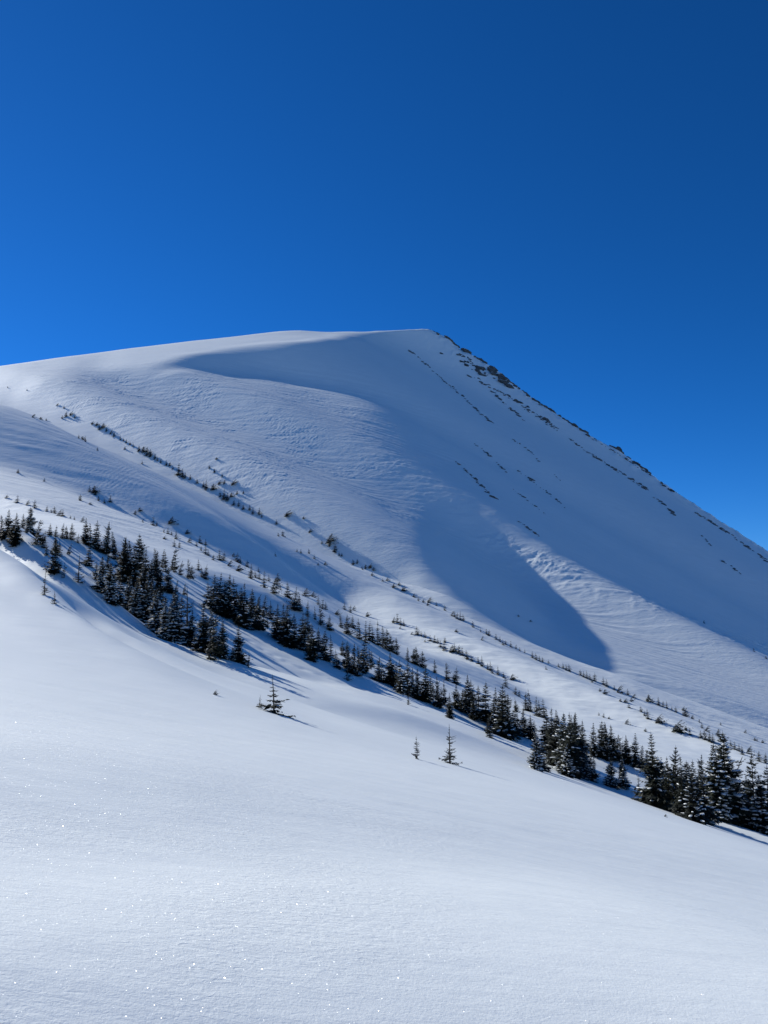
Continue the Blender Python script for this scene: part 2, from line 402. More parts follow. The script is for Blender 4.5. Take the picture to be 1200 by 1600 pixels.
# ---------------------------------------------------------------- the land as meshes
def make_land():
    dg = math.radians
    azs = np.concatenate([np.linspace(-180, -52, 40)[:-1], np.linspace(-52, -31, 60)[:-1], np.arange(-31, 31, AZ_STEP),
                          np.linspace(31, 52, 60)[:-1], np.linspace(52, 180, 40)])
    ph = np.radians(azs)
    rr = np.concatenate([[.05, .4, 1.0, 1.6], np.exp(np.linspace(math.log(2.2), math.log(R1 * .98), 5))])
    # row spacing: about one picture row
    d = lambda r: np.interp(np.log(r), np.log([2.0, 8, 40, 60, 240, 300, 760, 860, 2600]), ROW_F * np.array([1/90, 1/110, 1/170, 1/240, 1/330, 1/560, 1/560, 1/60, 1/30]))
    rho = [math.log(2.0)]
    while rho[-1] < math.log(R1 * .98): rho.append(rho[-1] + float(d(math.exp(rho[-1]))))
    rho = np.concatenate([np.log([.06, .35, .7, 1.0, 1.3, 1.6, 1.8]), rho])
    q = land_q(np.clip(ph, PH0, PH1), np.clip(rho, math.log(R0), math.log(R1)))
    R = np.exp(rho)[:, None]; PHI = ph[None, :]
    # close to the feet and behind the camera: one even slope falling to the right
    plane = -.16 * np.sin(PHI) - .02 * np.cos(PHI) + 0 * R
    near = sstep(rho, math.log(1.6), math.log(4.0))[:, None]
    q = q * near + plane * (1 - near)
    a = sstep(np.abs(PHI), dg(36), dg(60)); q = q * (1 - a) + (plane * np.where(R > 600, 600 / R, 1)) * a
    X = R * np.sin(PHI); Y = R * np.cos(PHI); Z = -EYE + R * q
    # the skyline is the highest thing in its direction
    cw_ = np.interp(ph, phis, curves[-1][0])[None, :]; cr_ = np.interp(ph, phis, curves[-1][1])[None, :]
    soft = .0012; W = Z / R; dif = (cw_ - W) / soft
    W2 = np.where(dif > 30, W, cw_ - soft * np.log1p(np.exp(np.clip(dif, -50, 30))))
    Z = np.where((R > 250) & (np.abs(PHI) < dg(50)), W2 * R, Z)
    U, V = look(PHI, Z / R)
    Z = Z + relief(X, Y, R, PHI, U, V)
    return ph, rho, X, Y, Z

def region(U, V, poly, fe):
    m = np.zeros(U.shape); s = (U > -900) & (U < 2100) & (V > 300) & (V < 1700)
    d = edge_dist(poly, U[s], V[s]); m[s] = sstep(d / fe * .5 + .5, 0, 1)
    return m
def relief(X, Y, R, PHI, U, V):
    th = SUN_AZ + math.pi
    sx, sy = math.sin(th), math.cos(th)
    front = np.abs(PHI) < math.radians(60)
    # gentle undulation
    z = .012 * fbm(X / 3.1, Y / 3.1, 3, 3) * sstep(R, 3, 12) * (1 - sstep(R, 60, 120))
    z = z + .05 * fbm(X / 13., Y / 13., 4, 3) * sstep(R, 20, 70) * (1 - .5 * sstep(R, 200, 400))
    z = z + .11 * fbm(X / 5.5, Y / 4., 6, 3) * sstep(R, 52, 75) * (1 - sstep(R, 170, 260))
    # wind streaks running down across the middle slopes
    al = X - .15 * Y; ac = Y + .22 * X
    w1 = fbm(X / 60., Y / 60., 9, 2)
    st = fbm(al / 42. + .5 * w1, ac / 3.2 + 1.2 * w1, 11, 4, .6)
    z = z + .17 * st * sstep(R, 100, 170) * (1 - sstep(R, 330, 380)) * (.35 + sstep(w1, -.3, .4))
    # carved snow on the mountain side
    wx = fbm(X / 45., Y / 45., 21, 2); wy = fbm(X / 45., Y / 45., 22, 2)
    n1 = fbm(X / 17. + .8 * wx, (Y + .1 * X) / 3.0 + 1.1 * wy, 23, 4, .6)
    r1 = np.clip(1 - 3.2 * np.abs(n1), 0, 1) ** 2
    n2 = fbm(X / 30. + 2. * wy, (Y + .45 * X) / 6.0 + 2.6 * wx, 27, 4, .5)
    r2 = np.clip(1 - 3.0 * np.abs(n2), 0, 1) ** 1.5
    patch = sstep(fbm(X / 38., Y / 26., 31, 2), -.25, .35)
    mt = sstep(R, 330, 370)
    left = mt * region(U, V, [(30, 575), (300, 570), (520, 610), (650, 700), (760, 800), (840, 900), (900, 1000), (760, 950), (560, 860), (380, 770), (200, 680), (60, 610)], 40)
    fan = mt * region(U, V, [(760, 840), (870, 880), (1060, 965), (1200, 1020), (1500, 1170), (1500, 1270), (1200, 1120), (1000, 1060), (930, 1000), (860, 900)], 24)
    n3 = fbm(X / 7. + wx, (Y + .1 * X) / 1.7 + wy, 29, 2)
    left = left * (1.75 + 1.2 * (1 - sstep(U, 150, 480)))
    hz = fbm(X / 15. + .5 * wx, (Y + .12 * X) / 2.0 + .8 * wy, 61, 4, .65)
    z = z + left * (.035 * n3 + .085 * hz * (.35 + .65 * patch) + .09 * r1 * patch + .07 * n1) + fan * (.7 + .9 * sstep(U, 860, 1080)) * (1.5 * r2 * (.4 + .6 * patch) + .7 * n2 + .5 * r1 * patch + .2 * n1 + .16 * fbm(X / 5., Y / 2.4, 62, 3) + .5 * np.clip(1 - 6 * np.abs(fbm(X / 20. - Y / 14. + wx, Y / 9. + X / 30. + 1.5 * wy, 63, 2)), 0, 1))
    st2 = fbm(al / 60., ac / 4.0, 33, 4, .6)
    edge = mt * region(U, V, [(300, 560), (430, 570), (540, 590), (660, 640), (720, 720), (660, 740), (600, 690), (500, 640), (380, 620), (280, 600)], 30)
    z = z + (mt * .10 + edge * .26) * st2
    # an old half-filled track below the second band of firs
    tp = np.array([(385, 1000), (440, 1030), (480, 1047), (540, 1069), (600, 1084), (700, 1112)], float)
    sel = (U > 380) & (U < 705) & (V > 990) & (V < 1120) & (R > 30) & (R < 120)
    dd = np.abs(V - np.interp(U, tp[:, 0], tp[:, 1]))
    z = z - np.where(sel, .09 * np.exp(-(dd / 2.2) ** 2) * (.7 + 1.2 * gnoise(X / .9, Y / .9, 51)), 0)
    # the rough right-hand ridge
    cr_ = np.interp(PHI[0], phis, curves[-1][1])[None, :]; cu = np.interp(PHI[0], [math.radians(2), math.radians(4.5)], [0, 1])[None, :]
    near_c = np.exp(-((np.log(R) - cr_) / .035) ** 2) * cu
    z = z + near_c * (1.9 * np.maximum(fbm(X / 9., Y / 9., 41, 4, .6), -.2) + .35 * fbm(X / 2.5, Y / 2.5, 43, 2))
    z = z + mt * .5 * sstep(U, 620, 800) * (1 - sstep(V, 800, 1000)) * np.abs(fbm((X - .9 * (700 - Y)) / 16., (Y + .2 * X) / 60., 45, 3)) * .5
    return np.where(front, z, 0)

PHG, RHG, LX, LY, LZ = make_land()
def ground(x, y):
    """height of the snow at (x, y)"""
    ph = math.atan2(x, y); rho = math.log(max(math.hypot(x, y), .1))
    i = int(np.clip(np.searchsorted(PHG, ph) - 1, 0, len(PHG) - 2)); j = int(np.clip(np.searchsorted(RHG, rho) - 1, 0, len(RHG) - 2))
    a = (ph - PHG[i]) / (PHG[i + 1] - PHG[i]); b = (rho - RHG[j]) / (RHG[j + 1] - RHG[j])
    return float((LZ[j, i] * (1 - a) + LZ[j, i + 1] * a) * (1 - b) + (LZ[j + 1, i] * (1 - a) + LZ[j + 1, i + 1] * a) * b)
_LW = LZ / np.hypot(LX, LY)
def spot(u, v, rmin=0):
    """the place on the snow seen at photograph pixel (u, v): nearest crossing beyond rmin"""
    ph, w = ray(u, v); ph = float(ph); w = float(w)
    i = int(np.clip(np.searchsorted(PHG, ph) - 1, 0, len(PHG) - 2)); a = (ph - PHG[i]) / (PHG[i + 1] - PHG[i])
    col = _LW[:, i] * (1 - a) + _LW[:, i + 1] * a
    j0 = max(8, int(np.searchsorted(RHG, math.log(max(rmin, 2.0)))))
    k = np.nonzero(col[j0:] >= w)[0]
    if len(k) == 0:
        j = int(np.argmax(col[j0:])) + j0; rho = RHG[j]
    elif k[0] == 0:
        j = j0; rho = RHG[j]
    else:
        j = j0 + int(k[0]); f = (w - col[j - 1]) / (col[j] - col[j - 1]); rho = RHG[j - 1] + f * (RHG[j] - RHG[j - 1])
    r = math.exp(rho); x, y = r * math.sin(ph), r * math.cos(ph)
    return x, y, ground(x, y)

def land_objects():
    nR, nP = LZ.shape
    verts = np.stack([LX, LY, LZ], -1).reshape(-1, 3)
    # vertex normals from the whole sheet, so that the seam between the two meshes does not show
    P = verts.reshape(nR, nP, 3)
    dr = np.zeros_like(P); dp = np.zeros_like(P)
    dr[1:-1] = P[2:] - P[:-2]; dr[0] = P[1] - P[0]; dr[-1] = P[-1] - P[-2]
    dp[:, 1:-1] = P[:, 2:] - P[:, :-2]; dp[:, 0] = P[:, 1] - P[:, 0]; dp[:, -1] = P[:, -1] - P[:, -2]
    nrm = np.cross(dp, dr); nrm /= np.maximum(np.linalg.norm(nrm, axis=-1, keepdims=True), 1e-12)
    nrm = nrm.reshape(-1, 3)
    idx = np.arange(nR * nP).reshape(nR, nP)
    # the mountain begins at the far edge of the shoulder ridge
    seam = pchip(phis, curves[11][1], np.clip(PHG, PH0, PH1))
    Fq = np.stack([idx[:-1, :-1], idx[:-1, 1:], idx[1:, 1:], idx[1:, :-1]], -1).reshape(-1, 4)
    far = (RHG[:-1, None] > seam[None, :-1]).ravel()
    for name, sel, mat in (('snow_slope', ~far, snow_material('snow_near', True)), ('mountain', far, snow_material('snow_far', False))):
        f = Fq[sel]; used = np.unique(f); remap = np.full(len(verts), -1); remap[used] = np.arange(len(used))
        me = mesh_np(name, verts[used], remap[f], [mat], True, nrm[used])
        o = bpy.data.objects.new(name, me); C.objects.link(o); tag(o, kind='structure')
land_objects()
# ---------------------------------------------------------------- firs
def needle_material():
    m, t, b = new_mat('fir_needles'); N, L = t.nodes, t.links
    oi = N.new('ShaderNodeObjectInfo'); geo = N.new('ShaderNodeNewGeometry')
    tc = N.new('ShaderNodeTexCoord'); no = N.new('ShaderNodeTexNoise'); no.inputs['Scale'].default_value = 1.6; no.inputs['Detail'].default_value = 4
    L.new(tc.outputs['Object'], no.inputs['Vector'])
    ri = N.new('ShaderNodeMath'); ri.operation = 'MULTIPLY_ADD'; L.new(geo.outputs['Random Per Island'], ri.inputs[0]); ri.inputs[1].default_value = .5
    L.new(no.outputs['Fac'], ri.inputs[2])
    rp = N.new('ShaderNodeValToRGB'); e = rp.color_ramp.elements
    e[0].position = .35; e[0].color = (.004, .007, .005, 1); e[1].position = 1.0; e[1].color = (.024, .028, .013, 1)
    k = rp.color_ramp.elements.new(.7); k.color = (.008, .013, .007, 1)
    L.new(ri.outputs[0], rp.inputs[0])
    hs_ = N.new('ShaderNodeHueSaturation'); L.new(rp.outputs[0], hs_.inputs['Color'])
    mv = N.new('ShaderNodeMath'); mv.operation = 'MULTIPLY_ADD'; L.new(oi.outputs['Random'], mv.inputs[0]); mv.inputs[1].default_value = .7; mv.inputs[2].default_value = .65
    L.new(mv.outputs[0], hs_.inputs['Value'])
    L.new(hs_.outputs[0], b.inputs['Base Color']); b.inputs['Roughness'].default_value = .65; b.inputs['Specular IOR Level'].default_value = .3
    return m
def bark_material():
    m, t, b = new_mat('fir_bark'); N, L = t.nodes, t.links
    tc = N.new('ShaderNodeTexCoord'); no = N.new('ShaderNodeTexNoise'); no.inputs['Scale'].default_value = 9
    L.new(tc.outputs['Object'], no.inputs['Vector'])
    rp = N.new('ShaderNodeValToRGB'); e = rp.color_ramp.elements
    e[0].color = (.03, .024, .02, 1); e[1].color = (.08, .068, .058, 1); L.new(no.outputs['Fac'], rp.inputs[0]); L.new(rp.outputs[0], b.inputs['Base Color'])
    b.inputs['Roughness'].default_value = .9
    return m
NEEDLE, BARK = needle_material(), bark_material()
m_, t_, b_ = new_mat('tree_snow')
b_.inputs['Base Color'].default_value = (.87, .90, .88, 1); b_.inputs['Roughness'].default_value = .7
TSNOW = m_

class TriBag:
    def __init__(s): s.v = []; s.f = []; s.mi = []
    def tri(s, a, b, c, mi=0):
        n = len(s.v); s.v += [a, b, c]; s.f.append((n, n + 1, n + 2)); s.mi.append(mi)
    def add(s, verts, faces, mi=0):
        n = len(s.v); s.v += list(verts); s.f += [tuple(i + n for i in f) for f in faces]; s.mi += [mi] * len(faces)
    def mesh(s, name, mats, smooth=False):
        return mesh_np(name, np.array(s.v, float).reshape(-1, 3), np.array(s.f, int).reshape(-1, 3), mats, smooth, None, s.mi)

# a rough low ball for snow pillows and stones
_ico = bmesh.new(); bmesh.ops.create_icosphere(_ico, subdivisions=1, radius=1)
ICO_V = np.array([v.co[:] for v in _ico.verts]); ICO_F = [tuple(v.index for v in f.verts) for f in _ico.faces]; _ico.free()
_ico = bmesh.new(); bmesh.ops.create_icosphere(_ico, subdivisions=2, radius=1)
ICO2_V = np.array([v.co[:] for v in _ico.verts]); ICO2_F = [tuple(v.index for v in f.verts) for f in _ico.faces]; _ico.free()

def fir_meshes(name, rnd, H, width, whorls, arms, sprays, snow, open_=0.0, flag=0.0, top_bare=.0, bend=0.0, detail=1):
    """trunk, crown and snow of one fir of height H (m); width = crown radius / H at the base"""
    tr, cr, sn = TriBag(), TriBag(), TriBag()
    bx = rnd.uniform(-1, 1) * .02 * H + bend * H; by = rnd.uniform(-1, 1) * .02 * H
    axis = lambda t: np.array([bx * t ** 1.6, by * t ** 1.5, H * t])
    ns = 5; rings = 6
    base_r = .013 * H + .02
    for k in range(rings + 1):
        t = k / rings; c = axis(t) + np.array([0, 0, -.35 if k == 0 else 0]); r = base_r * (1 - t) + .006
        tr.v += [c + np.array([math.cos(a) * r, math.sin(a) * r, 0]) for a in [2 * math.pi * j / ns for j in range(ns)]]
    for k in range(rings):
        for j in range(ns):
            a, b, c, d = k * ns + j, k * ns + (j + 1) % ns, (k + 1) * ns + (j + 1) % ns, (k + 1) * ns + j
            tr.f += [(a, b, c), (a, c, d)]; tr.mi += [0, 0]
    prof_n = [rnd.uniform(.6, 1.2) for _ in range(9)]
    for w in range(whorls):
        t = .02 + .965 * (w + rnd.uniform(-.3, .3)) / whorls; t = min(max(t, .01), .985)
        R = width * H * ((1 - t) ** .85) * (.82 + .18 * math.sin(6.3 * t * 3 + prof_n[0] * 9)) * np.interp(t, np.linspace(0, 1, 9), prof_n) + .018 * H * (1 - t) + .012 * H
        if t > 1 - top_bare: R *= .55
        na = max(3, int(round(arms * (1 - .45 * t))))
        off = rnd.uniform(0, 6.28)
        for a in range(na):
            if rnd.random() < open_: continue
            ang = off + 2 * math.pi * a / na + rnd.uniform(-.3, .3)
            L = R * rnd.uniform(.5, 1.25)
            if flag: L *= (1 + flag * math.cos(ang)) if math.cos(ang) > 0 else max(.12, 1 + flag * 1.1 * math.cos(ang))
            d = np.array([math.cos(ang), math.sin(ang), 0]); side = np.array([-d[1], d[0], 0])
            z0 = axis(t) + np.array([0, 0, rnd.uniform(-.01, .01) * H])
            rise = (.55 * t ** 1.5 - .38 * (1 - t)) + rnd.uniform(-.12, .12) + (.35 if flag else 0)
            sag = .25 * (1 - t)
            def pt(s): return z0 + d * L * s + np.array([0, 0, L * (rise * s + sag * (s ** 3 - .2 * s) )])
            # central twig
            w0 = .012 * H * (1 - t) + .004 * H
            p0, p1 = pt(0.05), pt(1)
            cr.tri(p0 - side * w0, p0 + side * w0, p1)
            for q in range(sprays):
                s = .12 + .88 * (q + rnd.uniform(0, .8)) / sprays
                p = pt(min(s, 1.0)); sl = L * .42 * (1.12 - s * .75) * rnd.uniform(.7, 1.2) + .010 * H
                for sg in (-1, 1):
                    dirv = d * rnd.uniform(.45, .9) + side * sg * rnd.uniform(.5, .95) + np.array([0, 0, rise * .7 + rnd.uniform(-.45, .2)])
                    dirv /= np.linalg.norm(dirv)
                    nrm = np.array([rnd.uniform(-.5, .5), rnd.uniform(-.5, .5), 1.0])
                    wv = np.cross(dirv, nrm); wv /= np.linalg.norm(wv); ww = sl * rnd.uniform(.20, .34)
                    tip = p + dirv * sl + np.array([0, 0, -.12 * sl])
                    m1 = p + dirv * sl * .4
                    if detail:
                        cr.add([p, m1 + wv * ww, tip, m1 - wv * ww + np.array([0, 0, -.3 * ww])], [(0, 1, 2), (0, 2, 3)])
                    else:
                        cr.tri(p + wv * ww, p - wv * ww, tip)
            if t > .05 and rnd.random() < snow * (1.15 - t) ** 1.3:
                # a snow pillow lying along the branch
                s = rnd.uniform(.45, .85); ctr = pt(s) + np.array([0, 0, .012 * H])
                L = min(L, .17 * H)
                la, lb, lc = L * rnd.uniform(.28, .5), L * rnd.uniform(.08, .17) + .006 * H, (.006 * H + L * rnd.uniform(.04, .09)) * .9
                dn = pt(min(1, s + .1)) - pt(s - .1); dn /= np.linalg.norm(dn); up = np.cross(side, dn); up = up if up[2] > 0 else -up
                V = ICO_V * np.array([rnd.uniform(.8, 1.2) for _ in range(3)])
                vv = [ctr + dn * la * v[0] + side * lb * v[1] + up * lc * (v[2] if v[2] > 0 else v[2] * .5) + np.array([0, 0, rnd.uniform(-.1, .1) * lc]) for v in V]
                sn.add(vv, ICO_F)
    for q in range(3):                        # leader
        a = rnd.uniform(0, 6.28); s_ = np.array([math.cos(a), math.sin(a), 0]) * .007 * H
        cr.tri(axis(.93) - s_, axis(.93) + s_, axis(1.0) + np.array([0, 0, .02 * H]))
    if sn.v: cr.add(sn.v, sn.f, 1)
    out = {'trunk': tr.mesh(name + '_trunk', [BARK], True), 'crown': cr.mesh(name + '_crown', [NEEDLE, TSNOW], False)}
    return out

rnd = random.Random(7)
LIB = {'wide': [(2.2, fir_meshes('open', rnd, 2.2, .52, 12, 8, 7, .08, open_=.35, top_bare=.45, flag=.0, bend=.12))], 'laden': [], 'tall': [], 'mid': [], 'open': [], 'flag': []}
for k in range(4): LIB['laden'].append((8.0, fir_meshes('laden', rnd, 8.0, .30, 32, 11, 7, 1.0, bend=rnd.uniform(-.04, .05))))
for k in range(9): LIB['tall'].append((5.0, fir_meshes('tall', rnd, 5.0, rnd.uniform(.22, .36), rnd.randint(20, 28), 10, 7, rnd.uniform(.15, .5), top_bare=rnd.uniform(0, .25), flag=rnd.choice((0, 0, .3, .5)), bend=rnd.uniform(-.05, .10))))
for k in range(10): LIB['mid'].append((3.5, fir_meshes('mid', rnd, 3.5, rnd.uniform(.26, .42), rnd.randint(14, 19), 10, 6, rnd.uniform(.05, .25), flag=rnd.choice((0, 0, .4, .6)), bend=rnd.uniform(-.04, .16), top_bare=rnd.uniform(0, .3))))
for k in range(4): LIB['open'].append((2.2, fir_meshes('open', rnd, 2.2, rnd.uniform(.29, .36), 12, 8, 7, .10, open_=.32, top_bare=.3, flag=.2, bend=rnd.uniform(-.02, .14))))
for k in range(5): LIB['flag'].append((3.0, fir_meshes('flag', rnd, 3.0, rnd.uniform(.28, .34), 15, 9, 5, .12, flag=.75, bend=rnd.uniform(.15, .38))))

def small_fir(name, rnd, H, width, flag, bend):
    """a stunted fir as one mesh: stem, sprays and a little snow"""
    p = fir_meshes(name, rnd, H, width, 11, 9, 5, .0, flag=flag, bend=bend, detail=0)
    bm = bmesh.new()
    mats = []
    for key, mt in (('trunk', 0), ('crown', 1)):
        n0 = len(bm.faces); bm.from_mesh(p[key]); bm.faces.ensure_lookup_table()
        for f in bm.faces[n0:]: f.material_index += mt
    me = bpy.data.meshes.new(name); bm.to_mesh(me); bm.free()
    for mt in (BARK, NEEDLE, TSNOW): me.materials.append(mt)
    return (H, me)
SMALL = [small_fir('stunted_fir', rnd, 2.0, rnd.uniform(.42, .55), 0, rnd.uniform(-.05, .15)) for _ in range(5)]
SFLAG = [small_fir('stunted_fir', rnd, 2.0, rnd.uniform(.52, .7), .9, rnd.uniform(.3, .75)) for _ in range(5)]

USED = set()
def place_tree(kind, u, v, hpx, label, group, rng, back=1.0, obj_name='fir_tree', cat='fir tree'):
    x, y, z = spot(u, v)
    if back != 1.0:
        x, y = x * back, y * back; z = ground(x, y)
    r = math.hypot(x, y)
    _, wt = ray(u, v - hpx)
    H = max(.12, float(wt) * r - z)
    if kind in ('small', 'sflag'):
        Hm, me = rng.choice(SMALL if kind == 'small' else SFLAG)
        o = bpy.data.objects.new('stunted_fir', me); C.objects.link(o)
        s = H / Hm; o.location = (x, y, z - .04 * H); o.rotation_euler = (0, 0, rng.uniform(-.5, .5) if kind == 'sflag' else rng.uniform(0, 6.28))
        o.scale = (s * rng.uniform(.9, 1.25), s * rng.uniform(.9, 1.2), s)
        tag(o, label, 'stunted fir', group); return o
    i = rng.randrange(len(LIB[kind])); Hm, parts = LIB[kind][i]
    root = bpy.data.objects.new(obj_name, None); C.objects.link(root); root.empty_display_size = .3
    s = H / Hm; w = s * rng.uniform(.88, 1.15)
    root.location = (x, y, z); root.scale = (w, w, s)
    root.rotation_euler = (rng.uniform(-.03, .03), rng.uniform(-.03, .03), rng.uniform(-.35, .35) if kind == 'flag' else rng.uniform(0, 6.28))
    tag(root, label, cat, group)
    for key in ('trunk', 'crown', 'snow_load'):
        if key in parts:
            c = bpy.data.objects.new(key, parts[key]); C.objects.link(c); c.parent = root
    return root

_ONES = 'first second third fourth fifth sixth seventh eighth ninth tenth eleventh twelfth thirteenth fourteenth fifteenth sixteenth seventeenth eighteenth nineteenth twentieth'.split()
def ordinal(i):
    if i < 20: return _ONES[i]
    t = {2: 'twenty', 3: 'thirty', 4: 'forty', 5: 'fifty'}[(i + 1) // 10 if (i + 1) % 10 else (i + 1) // 10]
    return {'twenty': 'twentieth', 'thirty': 'thirtieth', 'forty': 'fortieth', 'fifty': 'fiftieth'}[t] if (i + 1) % 10 == 0 else t + '-' + _ONES[(i + 1) % 10 - 1]

# each stand of trees: (place phrase, group, [(u, v of the foot, height in pixels, form)]); form: n normal, f wind-flagged, o open, L snow-laden
STANDS = [
 ('the dark clump at the left edge', [(2,838,34,'n'),(12,840,45,'n'),(24,852,52,'n'),(33,868,66,'n'),(44,880,88,'L'),(55,850,38,'f'),(67,856,24,'n'),(17,848,30,'n')]),
 ('the loose group beside the left-edge clump', [(77,836,19,'n'),(86,838,19,'n'),(97,841,26,'n'),(104,842,21,'n'),(110,843,26,'n'),(86,896,60,'n'),(72,868,18,'n'),(105,866,18,'f'),(100,903,26,'o'),(122,910,44,'o'),(121,848,16,'n'),(92,868,26,'n')]),
 ('the upright row above the snow hollow', [(133,850,42,'n'),(141,853,36,'n'),(149,858,46,'n'),(166,866,52,'n'),(176,864,34,'n'),(137,884,36,'n'),(158,926,58,'L'),(172,942,64,'L'),(180,874,34,'n'),(165,915,50,'n'),(186,945,50,'n'),(150,905,30,'n')]),
 ('the upper tall stand left of centre', [(193,890,52,'n'),(201,895,52,'n'),(195,910,72,'n'),(216,902,68,'n'),(208,915,60,'n'),(226,917,60,'n'),(234,925,52,'n'),(241,902,42,'n'),(243,890,34,'n'),(253,887,29,'n'),(259,894,32,'n'),(268,890,34,'f'),(271,894,16,'f'),(248,925,45,'n'),(262,925,40,'n'),(280,898,22,'f'),(294,904,31,'n'),(286,929,18,'f'),(310,891,18,'n'),(320,904,23,'n'),(222,935,55,'n'),(272,940,34,'f')]),
 ('the lower tall stand left of centre', [(200,955,58,'L'),(210,974,66,'L'),(217,960,60,'n'),(226,986,84,'L'),(235,975,70,'n'),(243,1000,82,'L'),(250,985,70,'n'),(258,1008,76,'L'),(270,1015,92,'L'),(282,1000,70,'n'),(292,998,80,'o'),(300,1012,60,'n')]),
 ('the short row before the bare strip', [(316,1031,82,'n'),(323,1034,66,'n'),(331,1036,78,'L'),(348,1044,72,'n'),(340,1040,48,'n'),(371,1060,78,'n'),(362,1054,40,'n'),(388,1062,42,'o')]),
 ('the band behind the strip, left part', [(325,935,24,'n'),(333,953,50,'n'),(341,958,55,'n'),(349,962,48,'n'),(357,965,60,'n'),(366,966,55,'n'),(374,972,48,'n'),(381,981,62,'n'),(391,970,44,'n'),(402,982,44,'n'),(412,978,30,'n'),(423,968,26,'n'),(411,962,28,'n'),(337,940,32,'n'),(352,942,30,'n'),(396,955,30,'n')]),
 ('the band behind the strip, middle part', [(433,998,46,'n'),(441,1003,50,'n'),(449,1008,53,'n'),(460,1009,43,'n'),(470,1014,47,'n'),(479,1012,45,'n'),(487,1032,48,'n'),(497,1018,32,'n'),(507,1031,39,'n'),(517,1027,31,'n'),(526,1043,24,'n'),(534,1024,20,'n'),(542,1062,20,'o'),(544,1046,37,'n'),(553,1053,40,'n'),(568,1051,45,'n'),(578,1042,24,'n'),(591,1064,32,'n'),(560,1044,30,'n')]),
 ('the row along the low bank', [(392,904,19,'n'),(412,918,21,'n'),(426,927,25,'f'),(450,934,21,'n'),(460,952,29,'n'),(469,955,22,'n'),(480,962,20,'n'),(492,968,17,'n'),(501,976,26,'n'),(514,984,20,'n'),(533,981,17,'n'),(541,990,24,'n'),(551,981,16,'n'),(562,999,27,'n'),(571,1003,27,'n')]),
 ('the dark row dropping towards the middle', [(577,1001,24,'n'),(583,1004,22,'n'),(590,1008,26,'n'),(598,1011,25,'n'),(605,1016,26,'n'),(612,1019,23,'n'),(620,1023,21,'n'),(637,1033,17,'n'),(645,1037,19,'n'),(652,1038,22,'n'),(660,1042,20,'n'),(679,1051,16,'n'),(698,1063,22,'n'),(711,1068,21,'n')]),
 ('the right-centre belt, left half', [(610,1068,43,'n'),(618,1074,36,'n'),(626,1084,47,'n'),(637,1086,46,'n'),(638,1101,18,'o'),(645,1084,36,'n'),(652,1093,43,'n'),(664,1096,50,'n'),(673,1092,32,'n'),(684,1104,41,'n'),(694,1101,34,'n'),(703,1122,35,'n'),(713,1107,34,'n'),(721,1112,32,'n'),(732,1112,51,'n'),(740,1124,40,'n')]),
 ('the right-centre belt, right half', [(748,1123,47,'n'),(759,1128,57,'n'),(765,1152,32,'n'),(773,1136,56,'n'),(785,1150,72,'n'),(795,1151,60,'n'),(806,1148,40,'n'),(816,1151,40,'n'),(807,1112,20,'n'),(821,1110,27,'n'),(829,1112,32,'n'),(838,1119,28,'n'),(850,1122,28,'n'),(830,1156,36,'n'),(838,1203,52,'L'),(779,1128,40,'n')]),
 ('the darkest cluster of the right belt', [(855,1170,60,'n'),(863,1186,76,'n'),(871,1196,76,'n'),(881,1206,88,'L'),(892,1212,94,'n'),(902,1198,78,'n'),(911,1194,66,'n'),(886,1213,50,'L'),(914,1217,44,'L'),(924,1220,42,'n'),(870,1150,40,'n'),(897,1165,50,'n')]),
 ('the open row before the corner firs', [(928,1182,49,'n'),(939,1182,51,'n'),(950,1186,53,'n'),(958,1186,49,'n'),(965,1182,32,'n'),(955,1229,43,'L'),(973,1231,46,'L'),(973,1192,32,'n'),(981,1192,40,'n'),(993,1199,50,'n'),(1003,1201,34,'n'),(998,1234,24,'o'),(1011,1203,29,'n'),(1022,1205,26,'n')]),
 ('the big lower right corner stand', [(1024,1264,120,'t'),(1036,1266,74,'L'),(1047,1271,88,'n'),(1056,1274,108,'n'),(1068,1279,96,'n'),(1078,1281,92,'L'),(1088,1284,96,'n'),(1103,1288,92,'n'),(1113,1290,86,'L'),(1123,1293,132,'L'),(1138,1297,155,'L'),(1149,1300,112,'n'),(1161,1303,84,'L'),(1181,1308,134,'n'),(1194,1311,100,'L'),(1202,1314,120,'n'),(1096,1240,62,'n'),(1170,1290,80,'n')]),
]
ISOLATED = [
 (428,1114,60,'w','lone fir with bare sweeping branches casting a long thin shadow on open snow'),
 (406,1106,21,'o','tiny spindly fir standing just left of the lone fir on open snow'),
 (703,1193,62,'o','taller of the two lone firs on the smooth slope, with sparse branches'),
 (652,1186,36,'o','shorter of the two lone firs on the smooth slope, thin and sparse'),
 (69,929,36,'o','lone open fir on the snow crest below the left-edge clump'),
 (85,943,20,'o','tiny fir casting a long shadow down the crest below the lone open fir'),
]
